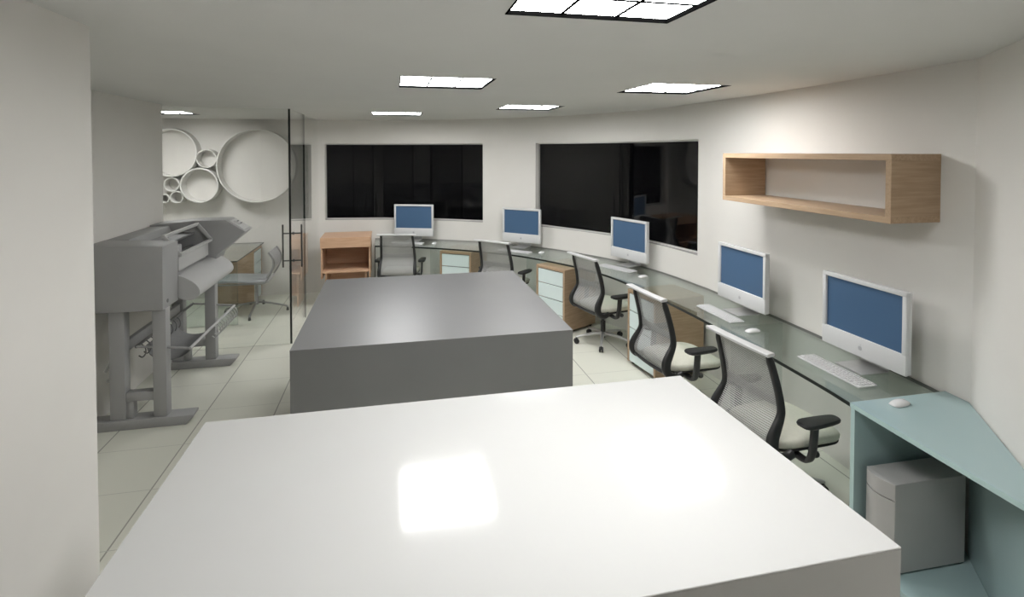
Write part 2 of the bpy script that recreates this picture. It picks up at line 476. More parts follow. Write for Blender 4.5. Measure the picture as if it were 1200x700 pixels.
# ------------------------------------------------------------------ curved glass desk
DZ = .785
def desk_idx(): return range(3, 81)
def deskfront(i):
    f = (i-3)/77.0
    return .575 + .085*min(1, f*1.25)
idx = list(desk_idx())
back = [woff(i, .012) for i in idx]
def fnormal(i):
    n = wnormal(i)
    return n.lerp(Vector((.02, -1)), max(0, min(1, (i-68)/12))).normalized()
front = [WC[i] + fnormal(i)*deskfront(i) for i in idx]
back[0] = Vector((2.795, 2.236)); front[0] = Vector((2.232, 2.236))
# trim the near end to a straight line along the teal cabinet and the far end along the room axis
t = thing('glass_desk', 'long curved clear glass desk running along the window wall', 'desk', (2.2, 4.0, 0))
org = Vector((2.2, 4.0, 0))
bm = newbm()
for k in range(len(idx)-1):
    a, b, c, d = back[k], back[k+1], front[k+1], front[k]
    for z, flip in ((DZ, False), (DZ-.020, True)):
        vs = [bm.verts.new(V3(p, z)) for p in (a, b, c, d)]
        bm.faces.new(vs if not flip else vs[::-1])
    for p0, p1 in ((a, b), (d, c)):
        f = bm.faces.new([bm.verts.new(w) for w in (V3(p0, DZ-.020), V3(p1, DZ-.020), V3(p1, DZ), V3(p0, DZ))]); f.material_index = 1
for k in (0, len(idx)-1):
    f = bm.faces.new([bm.verts.new(w) for w in (V3(back[k], DZ-.020), V3(front[k], DZ-.020), V3(front[k], DZ), V3(back[k], DZ))]); f.material_index = 1
bmesh.ops.remove_doubles(bm, verts=list(bm.verts), dist=1e-5)
bm.transform(Matrix.Translation(-org))
obj('desktop', bm, [M['desk_glass'], M['glass_edge']], t)
# upright glass supports under the desk
for i, d0, edge in ((80, .02, 1), (70, .14, 0), (55, .14, 0), (18, .14, 0)):
    a = WC[i] + fnormal(i)*.03; b = WC[i] + fnormal(i)*(deskfront(i)-.012 if edge else deskfront(i)-d0)
    mid = (a+b)/2; d = b-a
    pb = newbm(); box(pb, (0, 0, 0), (d.length, .010, DZ-.0215))
    for f in pb.faces: f.material_index = 1 if edge and abs(f.normal.y) < .5 and abs(f.normal.z) < .5 else 0
    p = obj('support_panel', pb, [M['panel_glass'], M['glass_edge']], t)
    p.location = Vector((mid.x, mid.y, (DZ-.0215)/2)) - org
    p.rotation_euler = (0, 0, math.atan2(d.y, d.x))

# ------------------------------------------------------------------ teal corner cabinet
TZ = .797
A0 = Vector((2.215, 2.232)); B0 = Vector((2.80, 2.232))     # left end, front and back
C0 = c0 - nr*.006                                            # room corner
fd = Vector((-.045, -.80)).normalized()                      # front edge direction, towards the camera
# where the front line meets the right wall line
wl0 = c0 - nr*.006
def isect(p, d, q_, e):
    det = d.x*(-e.y) + e.x*d.y
    r = q_ - p
    tt = (r.x*(-e.y) + e.x*r.y)/det
    return p + d*tt
TIP = isect(A0, fd, wl0, dr)
t = thing('corner_cabinet', 'pale teal wedge-shaped corner cabinet open at the front, at the near end of the desk', 'cabinet', (2.5, 1.95, 0))
org = Vector((2.5, 1.95, 0))
def tpart(name, bm, mats, label=None):
    bm.transform(Matrix.Translation(-org)); return obj(name, bm, mats, t, label=label)
bm = newbm(); prism(bm, [tuple(A0), (2.805, 2.232), tuple(C0), tuple(TIP)], 'z', TZ-.024, TZ, .0015, 1)
for f in bm.faces: f.material_index = 0 if abs(f.normal.z) > .7 else 1
tpart('top', bm, [M['teal'], M['teal_edge']])
bm = newbm(); box2(bm, (2.218, 2.205, 0), (2.795, 2.229, TZ-.025), .001, 1)
for f in bm.faces: f.material_index = 1 if f.normal.x < -.7 else 0
tpart('side_panel', bm, [M['teal'], M['teal_edge']])
w_a = c0 - nr*.006 + dr*.06; w_b = TIP - dr*.02
bm = newbm(); prism(bm, [tuple(w_a), tuple(w_b), tuple(w_b - nr*.018 - dr*.02), tuple(w_a - nr*.018 + dr*.03)], 'z', .0, TZ-.025); tpart('back_panel', bm, M['teal'])
ins = .03
bA = A0 + Vector((.012, -.03)); bT = isect(bA, fd, wl0 - nr*.02, dr)
bC = isect(Vector((0, 2.204)), Vector((1, 0)), wl0 - nr*.02, dr)
bm = newbm(); prism(bm, [(bA.x, 2.204), (min(bC.x, 2.79), 2.204), tuple(wl0 - nr*.02 + dr*.06), tuple(bT)], 'z', .055, .078); tpart('bottom_shelf', bm, M['teal'])
bm = newbm(); prism(bm, [(bA.x+.04, 2.204), (2.5, 2.204), tuple((wl0-nr*.02+dr*.7)), tuple(bT - dr*.12 + Vector((-.0, 0)))], 'z', 0, .055); tpart('plinth', bm, M['teal'])

# computer tower inside the cabinet
t = thing('computer_tower', 'grey computer tower standing on the bottom shelf of the teal cabinet', 'computer', (2.44, 2.085, .078), math.radians(-1))
H_ = .43
bm = newbm(); box2(bm, (-.185, -.078, .008), (.215, .078, H_), .003); obj('case', bm, M['tower'], t)
bm = newbm()
pts = []
for k in range(9):
    y = -.078 + .156*k/8; pts.append((-.187 - .026*(1-((y)/.078)**2) , y))
prism(bm, pts + [(-.185, .078), (-.185, -.078)], 'z', .008, .35, 0); 
obj('front_bezel', bm, M['tower'], t, smooth=40)
bm = newbm(); prism(bm, pts + [(-.185, .078), (-.185, -.078)], 'z', .356, H_, 0); obj('drive_cover', bm, M['tower'], t, smooth=40)
for x in (-.15, .18):
    for y in (-.06, .06):
        bm = newbm(); box(bm, (x, y, .004), (.03, .02, .008)); obj('foot', bm, M['black'], t)


# ------------------------------------------------------------------ oak wall shelf
t = thing('wall_shelf', 'open oak box shelf mounted on the right wall above two monitors', 'shelf', (2.675, 3.005, 1.67))
x0, x1, y0, y1, z0, z1, k = 2.50, 2.853, 2.285, 3.735, 1.672, 2.032, .034
org = Vector((2.675, 3.005, 1.67))
def spart(name, a, b, m):
    bm = newbm(); box2(bm, a, b, .0012, 1); bm.transform(Matrix.Translation(-org)); return obj(name, bm, m, t)
spart('top_board', (x0, y0, z1-k), (x1, y1, z1), M['oak_y'])
spart('bottom_board', (x0, y0, z0), (x1, y1, z0+k), M['oak_y'])
spart('end_board', (x0, y0, z0+k), (2.835, y0+k, z1-k), M['oak_x'])
spart('end_board', (x0, y1-k, z0+k), (x1, y1, z1-k), M['oak_x'])

# ------------------------------------------------------------------ drawer pedestals
def make_pedestal(label):
    t = thing('drawer_pedestal', label, 'drawer unit', (0, 0, 0), 0, 'oak drawer pedestals')
    w, d, h, k = .46, .52, .725, .028          # front faces -y, front plane at y=0
    for s in (-1, 1):
        bm = newbm(); box2(bm, (s*w/2, 0, .03), (s*(w/2-k), d, h-k), .001, 1); obj('side_panel', bm, M['oak_y'], t)
    bm = newbm(); box2(bm, (-w/2, 0, h-k), (w/2, d, h), .001, 1); obj('top', bm, M['oak_y'], t)
    bm = newbm(); box2(bm, (-w/2+k, d-.02, .03), (w/2-k, d-.004, h-k)); obj('back_panel', bm, M['oak_x'], t)
    bm = newbm(); box2(bm, (-w/2+k, .03, .03), (w/2-k, d-.02, .05)); obj('bottom_board', bm, M['oak_x'], t)
    zt = h-k-.006; zb = .036; n = 4; hh = (zt-zb)/n
    for j in range(n):
        za, zc = zb+j*hh+.005, zb+(j+1)*hh-.005
        bm = newbm(); box2(bm, (-w/2+k+.004, .002, za), (w/2-k-.004, .020, zc), .0015, 1)
        dr_ = obj('drawer', bm, M['sheet'], t)
        bm = newbm(); box2(bm, (-w/2+k+.012, .020, za+.008), (w/2-k-.012, d-.05, zc-.03)); obj('drawer_box', bm, M['gap'], dr_)
    for sx in (-1, 1):
        for y in (.05, d-.05):
            bm = newbm(); lathe(bm, [(.018, -.01), (.022, -.006), (.022, .006), (.018, .01)], (sx*(w/2-.035), y, .022), 'x', 16)
            box(bm, (sx*(w/2-.035), y, .034), (.03, .03, .008)); obj('castor', bm, M['black'], t, smooth=40)
    return t
p0 = make_pedestal('oak pedestal behind the foremost arm of the curve, between the third and fourth chairs from the back, four pale drawers')
PEDS = [((2.235, 4.585), -83, 'oak drawer pedestal beside the second-nearest office chair, its right side panel fully visible'),
        ((1.75, 5.90), -62, 'oak drawer pedestal left of the middle office chair, partly hidden by the grey counter'),
        ((.80, 7.08), -33, 'oak drawer pedestal farthest back, between the two office chairs by the left-hand window'),
        ((-1.815, 7.97), 90, 'oak drawer pedestal inside the glass room under a glass desk')]
for n, ((x, y), a, lb) in enumerate(PEDS):
    p = p0 if n == 0 else copy_tree(p0)
    p.location = (x, y, 0); p.rotation_euler = (0, 0, math.radians(a)); p['label'] = lb

# ------------------------------------------------------------------ all-in-one computers
def make_mac():
    t = thing('desktop_monitor', 'x', 'computer monitor', (0, 0, 0), 0, 'white all-in-one computers on the glass desk')
    w, h, zb = .57, .448, .065        # screen faces -y, front plane at y=0, desk at z=0
    sb, st, ss = .112, .026, .026     # chin, top and side border
    x0, x1 = -w/2, w/2; z0, z1 = zb, zb+h
    sx0, sx1, sz0, sz1 = x0+ss, x1-ss, z0+sb, z1-st
    bm = newbm()
    # front bezel as a frame with an opening, rounded outside by bevel pieces
    box2(bm, (x0, .0, z0), (x1, .020, sz0), .004); box2(bm, (x0, 0, sz1), (x1, .020, z1), .004)
    box2(bm, (x0, 0, sz0-.005), (sx0, .020, sz1+.005), .004); box2(bm, (sx1, 0, sz0-.005), (x1, .020, sz1+.005), .004)
    obj('bezel', bm, M['mac'], t, smooth=40)
    bm = newbm(); box2(bm, (x0+.001, .0185, z0+.001), (x1-.001, .042, z1-.001), .006, 3); box2(bm, (x0+.02, .040, z0+.02), (x1-.02, .052, z1-.02), .008, 2)
    obj('back_cover', bm, M['mac'], t, smooth=40)
    bm = newbm(); box2(bm, (sx0-.003, .0135, sz0-.003), (sx1+.003, .0180, sz1+.003)); obj('screen', bm, M['screen'], t)
    # fruit-shaped mark with a bite and a leaf on the chin
    bm = newbm(); zc = z0+.052; R = .014
    pts = []
    for k in range(36):
        a = 2*PI*k/36
        r = R*(1 + .06*math.cos(2*a) - .10*abs(math.sin(a/1.0 - PI/2))**14*(1 if math.sin(a) > 0 or True else 0))
        x, z = r*math.cos(a)*.95, r*math.sin(a)
        if abs(math.cos(a)) < .25: z *= .9
        dx, dz = x-.019, z-.002
        dd = math.hypot(dx, dz)
        if dd < .008: x, z = .019+dx/dd*.008, .002+dz/dd*.008
        pts.append((x, zc+z))
    prism(bm, pts, 'y', -.0006, .001)
    prism(bm, [(.0, zc+.0165), (.001, zc+.021), (.006, zc+.025), (.0055, zc+.020)], 'y', -.0006, .001)
    obj('logo', bm, M['logo'], t)
    # bent aluminium foot
    bm = newbm()
    prof = smooth_pts([(0, .075, .26), (0, .085, .16), (0, .10, .06), (0, .105, .014), (0, .085, .005), (0, .02, .0045), (0, -.085, .0045)], 6)
    sweep(bm, prof, (.095, .0045), side=(1, 0, 0), n=12, expo=8)
    obj('stand', bm, M['alu'], t, smooth=40)
    bm = newbm(); box2(bm, (-.06, .045, .20), (.06, .085, .28), .01); obj('hinge', bm, M['mac'], t)
    return t
MACS = [((.285, 7.74), -19.5, 'white all-in-one computer farthest back, standing in front of the left-hand window'),
        ((1.645, 6.90), -43, 'white all-in-one computer standing between the two windows'),
        ((2.535, 5.53), -72, 'white all-in-one computer standing in front of the right-hand window'),
        ((2.645, 3.715), -89, 'white all-in-one computer just right of the right-hand window, under the far end of the shelf'),
        ((2.645, 2.600), -90, 'white all-in-one computer nearest the camera, beside the teal cabinet')]
m0 = make_mac()
for n, ((x, y), a, lb) in enumerate(MACS):
    m = m0 if n == 0 else copy_tree(m0)
    m.location = (x, y, DZ); m.rotation_euler = (0, 0, math.radians(a)); m['label'] = lb

# keyboards and mice
def make_keyboard():
    t = thing('keyboard', 'x', 'keyboard', (0, 0, 0), 0, 'white keyboards on the glass desk')
    bm = newbm(); box2(bm, (-.225, -.058, .001), (.225, .062, .012), .004); obj('base', bm, M['mac'], t, smooth=40)
    bm = newbm()
    rows = [(.047, .012, 20), (.026, .018, 18), (.006, .018, 17), (-.014, .018, 17), (-.034, .018, 16)]
    for y, hgt, n in rows:
        w = .436/n
        for k in range(n): box(bm, (-.218+w*(k+.5), y, .0145), (w-.0035, hgt-.003, .006), .0012, 1)
    box(bm, (-.06, -.050, .0145), (.12, .010, .006), .0012, 1)
    for x in (-.19, -.155, .03, .07, .11, .15, .19): box(bm, (x, -.050, .0145), (.028, .010, .006), .0012, 1)
    k_ = obj('keys', bm, M['keys'], t); return t
KEYS = [((.19, 7.50), -20, 'white keyboard under the farthest monitor, before the left-hand window'),
        ((1.49, 6.60), -44, 'white keyboard before the monitor between the two windows'),
        ((2.345, 5.39), -65, 'white keyboard before the monitor at the right-hand window'),
        ((2.463, 3.71), -90, 'white keyboard before the second-nearest monitor, above the oak pedestal end'),
        ((2.466, 2.595), -90, 'white keyboard before the nearest monitor, close to the teal cabinet')]
k0 = make_keyboard()
for n, ((x, y), a, lb) in enumerate(KEYS):
    k = k0 if n == 0 else copy_tree(k0)
    k.location = (x, y, DZ); k.rotation_euler = (0, 0, math.radians(a)); k['label'] = lb

def make_mouse():
    t = thing('computer_mouse', 'x', 'mouse', (0, 0, 0), 0, 'white computer mice')
    bm = newbm()
    secs = [(-.055, .012, .004), (-.050, .022, .010), (-.030, .027, .018), (0, .028, .021), (.030, .026, .017), (.048, .020, .010), (.054, .011, .005)]
    rings = []
    for y, hw, hh in secs:
        ring = []
        for k in range(16):
            a = PI*k/15
            ring.append(bm.verts.new((hw*math.cos(a), y, .002 + hh*abs(math.sin(a))**.7)))
        rings.append(ring)
    for A, B in zip(rings, rings[1:]):
        for k in range(15): bm.faces.new((A[k], A[k+1], B[k+1], B[k]))
        bm.faces.new((A[15], A[0], B[0], B[15]))
    bm.faces.new(rings[0]); bm.faces.new(rings[-1][::-1])
    obj('shell', bm, M['mac'], t, smooth=60)
    bm = newbm(); lathe(bm, [(.003, -.003), (.005, -.002), (.005, .002), (.003, .003)], (0, .028, .0185), 'x', 12); obj('scroll_ball', bm, M['logo'], t, smooth=40)
    return t
MICE = [((.553, 7.42), -20, DZ, 'white mouse at the farthest computer, left of the far drawer pedestal'),
        ((1.80, 6.44), -44, DZ, 'white mouse right of the keyboard at the monitor between the windows'),
        ((2.45, 4.985), -68, DZ, 'white mouse right of the keyboard at the right-hand window'),
        ((2.454, 3.295), -85, DZ, 'white mouse on the glass desk right of the second-nearest keyboard'),
        ((2.438, 2.160), -80, TZ, 'white mouse lying on top of the teal corner cabinet')]
u0 = make_mouse()
for n, ((x, y), a, z, lb) in enumerate(MICE):
    u = u0 if n == 0 else copy_tree(u0)
    u.location = (x, y, z); u.rotation_euler = (0, 0, math.radians(a)); u['label'] = lb

# ------------------------------------------------------------------ office chairs
def make_chair():
    """faces +y, origin on the floor under the column"""
    t = thing('office_chair', 'x', 'office chair', (0, 0, 0), 0, 'black mesh-back office chairs along the desk')
    # star base: five aluminium legs with twin-wheel castors
    for k in range(5):
        a = 2*PI*k/5 + PI/2 + .25
        c, s = math.cos(a), math.sin(a)
        P = lambda r, z: (c*r, s*r, z)
        bm = newbm()
        sweep(bm, [P(.03, .108), P(.10, .104), P(.20, .090), P(.275, .074), P(.298, .070)], [(.016, .021), (.015, .019), (.012, .015), (.011, .012), (.008, .010)], side=(0, 0, 1), n=12, expo=3)
        lg = obj('base_leg', bm, M['alu'], t, smooth=50)
        bm = newbm()
        cx, cy = c*.288, s*.288
        for o_ in (-.013, .013):
            b = newbm(); lathe(b, [(.020, -.009), (.0275, -.006), (.0275, .006), (.020, .009)], (0, 0, 0), 'x', 18)
            merge(bm, b, Matrix.Translation((cx - s*o_, cy + c*o_, .0277)) @ Matrix.Rotation(a+PI/2+0, 4, 'Z'))
        b = newbm(); lathe(b, [(.008, .026), (.008, .072)], (cx, cy, 0), 'z', 12); merge(bm, b)
        box(bm, (cx, cy, .048), (.034, .030, .012), .004, rot=Matrix.Rotation(a+PI/2, 4, 'Z'))
        obj('castor', bm, M['black'], lg, smooth=40)
    bm = newbm(); lathe(bm, [(.034, .078), (.040, .085), (.040, .112), (.032, .124)], (0, 0, 0), 'z', 24); obj('hub', bm, M['alu'], t, smooth=40)
    bm = newbm(); lathe(bm, [(.026, .06), (.026, .235), (.017, .238), (.017, .33)], (0, 0, 0), 'z', 20); obj('column', bm, M['black'], t, smooth=40)
    # tilt housing under the seat, knobs
    bm = newbm(); prism(bm, [(-.19, .345), (-.15, .375), (.13, .375), (.14, .355), (.05, .318), (-.08, .312)], 'x', -.085, .085, .006); obj('tilt_housing', bm, M['housing'], t, smooth=40)
    for s in (-1, 1):
        bm = newbm(); sweep(bm, [(s*.08, .06, .355), (s*.235, .06, .352)], .006, n=10)
        lathe(bm, [(.016, .0), (.020, .006), (.020, .022), (.014, .030)], (s*.225 - (.0 if s > 0 else .03), .06, .352), 'x', 16)
        obj('knob', bm, M['arm'], t, smooth=40)
    # seat
    def slab(bm, w, yb, yf, z0, z1, n=7, crown=.0, front_drop=.0):
        out = []
        for k in range(48):
            a = 2*PI*k/48; c_, s_ = math.cos(a), math.sin(a)
            x = math.copysign(abs(c_)**(2/4.5), c_)*w/2
            yy = math.copysign(abs(s_)**(2/4.5), s_)
            x *= 1 + .05*yy
            out.append((x, (yb+yf)/2 + yy*(yf-yb)/2))
        rings = []
        secs = [(.955, z0), (.99, z0+(z1-z0)*.25), (1.0, z0+(z1-z0)*.55), (.985, z0+(z1-z0)*.82), (.93, z1-.002), (.6, z1+crown*.7), (.25, z1+crown)]
        cy = (yb+yf)/2
        for sc, z in secs:
            rings.append([bm.verts.new((x*sc, cy+(y-cy)*sc, z - front_drop*max(0, (y-cy)/(yf-cy)-.5)*2*(1 if sc < .99 else .6))) for x, y in out])
        for A, B in zip(rings, rings[1:]):
            for k in range(48): bm.faces.new((A[k], A[(k+1) % 48], B[(k+1) % 48], B[k]))
        bm.faces.new(rings[0][::-1]); bm.faces.new(rings[-1])
    bm = newbm(); slab(bm, .475, -.20, .305, .392, .442, crown=.006, front_drop=.014); obj('seat', bm, M['cushion'], t, smooth=60)
    bm = newbm(); slab(bm, .462, -.195, .30, .372, .392, crown=0, front_drop=.010); obj('seat_shell', bm, M['black'], t, smooth=60)
    # back frame: two uprights with the lumbar bend, joined by rails
    spine = [(-.110, .388), (-.165, .372), (-.212, .388), (-.238, .43), (-.234, .48), (-.205, .535), (-.178, .585), (-.170, .63), (-.184, .72), (-.213, .83), (-.246, .94)]
    wid = [.245, .245, .242, .238, .234, .230, .226, .224, .220, .214, .206]
    for s in (-1, 1):
        bm = newbm()
        pts = smooth_pts([(s*w_, y, z) for (y, z), w_ in zip(spine, wid)], 5)
        n = len(pts)
        rad = []
        for i in range(n):
            f = i/(n-1)
            a_ = .015 if f > .6 else .015 + .006*min(1, (.6-f)/.2)
            b_ = .022 + .014*math.exp(-((f-.38)/.20)**2) if f < .97 else .016
            rad.append((a_, b_))
        sweep(bm, pts, rad, side=(1, 0, 0), n=14, expo=3)
        obj('back_upright', bm, M['black'], t, smooth=50)
    bm = newbm(); sweep(bm, smooth_pts([(-.24, -.220, .396), (-.14, -.230, .390), (0, -.234, .388), (.14, -.230, .390), (.24, -.220, .396)], 4), (.013, .016), side=(0, 0, 1), n=12, expo=3); obj('bottom_rail', bm, M['black'], t, smooth=50)
    bm = newbm()
    sweep(bm, smooth_pts([(-.252, -.268, .950), (-.15, -.280, .954), (0, -.284, .955), (.15, -.280, .954), (.252, -.268, .950)], 5), (.030, .010), side=(0, 1, 0), n=14, expo=4)
    obj('top_rail', bm, M['rail'], t, smooth=50)
    # mesh between the uprights
    def meshpt(u, v):
        # v along the spine from index 2 to the top
        f = 2 + v*(len(spine)-1-2); i = min(int(f), len(spine)-2); r = f-i
        S_ = sp_s; j = min(int(f*6), len(S_)-1)
        y, z = S_[j][1], S_[j][2]
        wd = sp_w[j][0]
        return (u*wd, y - .012*(1-u*u), z)
    sp_s = smooth_pts([(0, y, z) for y, z in spine], 6); sp_w = smooth_pts([(w_, 0, 0) for w_ in wid], 6)
    bm = newbm(); nu, nv = 12, 40; g = [[bm.verts.new(meshpt(-1+2*i/nu, j/nv)) for i in range(nu+1)] for j in range(nv+1)]
    for j in range(nv):
        for i in range(nu): bm.faces.new((g[j][i], g[j][i+1], g[j+1][i+1], g[j+1][i]))
    obj('back_mesh', bm, M['mesh'], t, smooth=80)
    # lumbar strap and inner flexors behind the mesh
    bm = newbm(); sweep(bm, [(-.22, -.168, .66), (-.11, -.171, .655), (0, -.174, .654), (.11, -.171, .655), (.22, -.168, .66)], (.026, .004), side=(0, 0, 1), n=10, expo=4); obj('lumbar_strap', bm, M['housing'], t, smooth=50)
    # armrests
    for s in (-1, 1):
        bm = newbm()
        sweep(bm, smooth_pts([(s*.14, -.02, .345), (s*.22, -.02, .335), (s*.268, -.02, .345), (s*.288, -.018, .39), (s*.292, -.012, .45), (s*.294, -.005, .553)], 5), (.026, .012), side=(0, 1, 0), n=12, expo=3)
        ar = obj('armrest', bm, M['arm'], t, smooth=50)
        bm = newbm()
        out = []
        for k in range(32):
            a = 2*PI*k/32; c_, s_ = math.cos(a), math.sin(a)
            x = math.copysign(abs(c_)**(2/4), c_)*.045; y = math.copysign(abs(s_)**(2/4), s_)*.132
            out.append((s*.294 + x*(1 - .18*y/.132), .026 + y))
        cx_ = s*.294
        rings = []
        for sc, z in ((.80, .548), (.97, .556), (1.0, .566), (.95, .576), (.6, .578)):
            rings.append([bm.verts.new((cx_+(x-cx_)*sc, .026+(y-.026)*sc, z)) for x, y in out])
        for A, B in zip(rings, rings[1:]):
            for k in range(32): bm.faces.new((A[k], A[(k+1) % 32], B[(k+1) % 32], B[k]))
        bm.faces.new(rings[0][::-1]); bm.faces.new(rings[-1])
        obj('arm_pad', bm, M['black'], ar, smooth=50)
    return t
# (centre on the floor, facing direction in degrees from +x)
CHAIRS = [((.10, 7.50), 78, 'black mesh-back office chair farthest back, in front of the left-hand window'),
          ((1.365, 6.62), 45, 'black mesh-back office chair second from the back, near the wall between the windows'),
          ((2.19, 5.39), 14, 'black mesh-back office chair in the middle, its star base visible beside the grey counter'),
          ((2.185, 3.875), 5, 'black mesh-back office chair second-nearest the camera, beside the oak pedestal'),
          ((2.222, 2.778), 5, 'black mesh-back office chair nearest the camera, beside the teal cabinet')]
ch0 = make_chair()
for n, ((x, y), a, lb) in enumerate(CHAIRS):
    c = ch0 if n == 0 else copy_tree(ch0)
    c.location = (x, y, 0); c.rotation_euler = (0, 0, math.radians(a-90)); c['label'] = lb
    if n == 4:                                     # the nearest chair's base is swivelled
        for ch in c.children:
            if ch.name.startswith('base_leg'): ch.rotation_euler = (0, 0, math.radians(38))

# ------------------------------------------------------------------ wooden printer stand at the back
t = thing('wooden_stand', 'beech wood stand with an open compartment, at the back left by the glass room', 'cabinet', (-.615, 7.72, 0))
w, fy, by, h = .635, -.27, .27, .905
def wp(name, a, b, m='beech', bv=.0015):
    bm = newbm(); box2(bm, a, b, bv, 1); return obj(name, bm, M[m], t)
wp('top', (-w/2-.005, fy, h-.02), (w/2+.005, by, h))
wp('front_lip', (-w/2-.005, fy, h-.135), (w/2+.005, fy+.02, h-.0205))
for s in (-1, 1):
    wp('side_panel', (s*w/2, fy+.021, .36), (s*(w/2-.02), by, h-.0205))
    wp('leg_panel', (s*(w/2-.05), fy+.06, 0), (s*(w/2-.072), by-.02, .44))
wp('back_panel', (-w/2+.021, by-.02, .46), (w/2-.021, by-.005, h-.021))
wp('shelf', (-w/2+.0205, fy-.01, .44), (w/2-.0205, by-.021, .465))
wp('lower_back_panel', (-w/2+.073, by-.045, .04), (w/2-.073, by-.03, .4395))

# ------------------------------------------------------------------ large format printer
PO = Vector((-1.88, 5.08, 0))
t = thing('plotter', 'large grey wide-format printer on a stand against the left wall', 'printer', PO)
def pp(name, bm, m, smooth=None, parent=None):
    bm.transform(Matrix.Translation(-PO)); return obj(name, bm, m, parent or t, smooth)
XB = -2.165
bm = newbm(); prism(bm, [(XB, .875), (-1.66, .872), (-1.655, 1.345), (XB, 1.365)], 'y', 4.42, 4.715, .006); ec = pp('end_cover', bm, M['printer'], 40)
bm = newbm(); lathe(bm, [(.014, -.002), (.014, .001)], (-1.655, 4.50, .925), 'x', 20); pp('badge', bm, M['printer_dark'], None, ec)
bm = newbm(); prism(bm, [(XB, .90), (-1.66, .90), (-1.60, 1.085), (-1.358, 1.290), (-1.53, 1.405), (-1.80, 1.405), (XB, 1.375)], 'y', 5.50, 5.76, .006); fc = pp('end_cover', bm, M['printer'], 40)
# control panel on the sloping top of the far cover
sl = Vector((.172, 0, -.115)).normalized(); ang = math.atan2(-sl.z, sl.x); nm = Vector((-sl.z, 0, sl.x)); pc = Vector((-1.444, 5.63, 1.3475))
RY = Matrix.Rotation(ang, 4, 'Y')
bm = newbm(); box(bm, pc + nm*.002, (.150, .20, .008), .003, rot=RY); cp = pp('control_panel', bm, M['printer_light'], 40, fc)
bm = newbm(); box(bm, pc + sl*-.02 + nm*.0065 + Vector((0, -.03, 0)), (.06, .07, .004), rot=RY)
pp('display', bm, M['screen_grey'], None, fc)
for j in range(3):
    for i in range(2):
        bm = newbm(); box(bm, pc + sl*(-.035+.035*i) + nm*.007 + Vector((0, .03+.022*j, 0)), (.014, .014, .005), .002, rot=RY)
        pp('button', bm, M['printer_dark'], None, fc)
# body between the end covers
bm = newbm(); prism(bm, [(XB, .93), (-1.70, .93), (-1.70, 1.10), (-1.93, 1.10), (-1.98, 1.30), (-2.0, 1.362), (XB, 1.362)], 'y', 4.716, 5.499, .003); pp('body', bm, M['printer'], 40)
# hinged window lid: frame of bars
def bar(p, q_, r, m='printer_light'):
    bm = newbm(); sweep(bm, [p, q_], r, side=(0, 0, 1), n=12, expo=5); return bm
bm = newbm()
sweep(bm, [(-1.765, 4.72, 1.375), (-1.765, 5.47, 1.375)], (.013, .014), side=(0, 0, 1), n=12, expo=5)
sweep(bm, [(-1.648, 4.72, 1.228), (-1.648, 5.47, 1.228)], (.013, .014), side=(0, 0, 1), n=12, expo=5)
sweep(bm, [(-1.768, 5.482, 1.380), (-1.645, 5.482, 1.223)], (.013, .016), side=(0, 1, 0), n=12, expo=5)
sweep(bm, [(-1.768, 4.735, 1.380), (-1.645, 4.735, 1.223)], (.010, .014), side=(0, 1, 0), n=12, expo=5)
lid = pp('lid_frame', bm, M['printer_light'], 40)
bm = newbm(); prism(bm, [(-1.992, 1.305), (-1.79, 1.30), (-1.79, 1.285), (-1.988, 1.285)], 'y', 4.72, 5.495); pp('top_cover', bm, M['printer_dark'])
bm = newbm(); sweep(bm, [(-1.82, 4.72, 1.16), (-1.82, 5.49, 1.16)], .028, n=16); pp('roller', bm, M['printer_dark'], 40)
bm = newbm(); box2(bm, (-1.90, 4.95, 1.115), (-1.76, 5.10, 1.26), .01); pp('carriage', bm, M['printer_light'], 40)
bm = newbm(); prism(bm, [(-1.70, 1.10), (-1.655, 1.10), (-1.655, 1.205), (-1.675, 1.205), (-1.675, 1.12), (-1.70, 1.12)], 'y', 4.718, 5.42); pp('front_panel', bm, M['printer_light'])
# curved output cover
prof = [(-1.705, 1.065), (-1.66, 1.062), (-1.60, 1.035), (-1.545, .995), (-1.515, .955), (-1.508, .915), (-1.53, .88), (-1.575, .862), (-1.63, .870), (-1.68, .905), (-1.705, .935)]
pf = [(p.x, p.y) for p in smooth_pts([(a, b, 0) for a, b in prof], 4)]
bm = newbm(); prism(bm, pf, 'y', 4.722, 5.66); pp('output_cover', bm, M['printer_light'], 35)
# stand
for y0_, y1_ in ((4.43, 4.56), (5.57, 5.70)):
    ym = (y0_+y1_)/2
    for a, b in ((-2.03, -1.93), (-1.745, -1.655)):
        bm = newbm(); box2(bm, (a, ym-.045, .068), (b, ym+.045, .874 if y0_ < 5 else .90), .004); pp('stand_post', bm, M['printer'], 40)
    bm = newbm(); prism(bm, [(-2.175, 0), (-1.525, 0), (-1.475, .05), (-1.475, .068), (-2.175, .068)], 'y', y0_, y1_, .003); pp('stand_foot', bm, M['printer'], 40)
    bm = newbm(); box2(bm, (-1.93, ym-.035, .195), (-1.745, ym+.035, .262), .003); pp('stand_cross_bar', bm, M['printer'], 40)
    bm = newbm(); box2(bm, (-1.929, ym-.03, .069), (-1.88, ym+.03, .194), .002); pp('stand_bracket', bm, M['printer'], 40)
bm = newbm(); box2(bm, (-1.99, 4.55, .54), (-1.95, 5.58, .62), .004); pp('stand_beam', bm, M['printer'], 40)
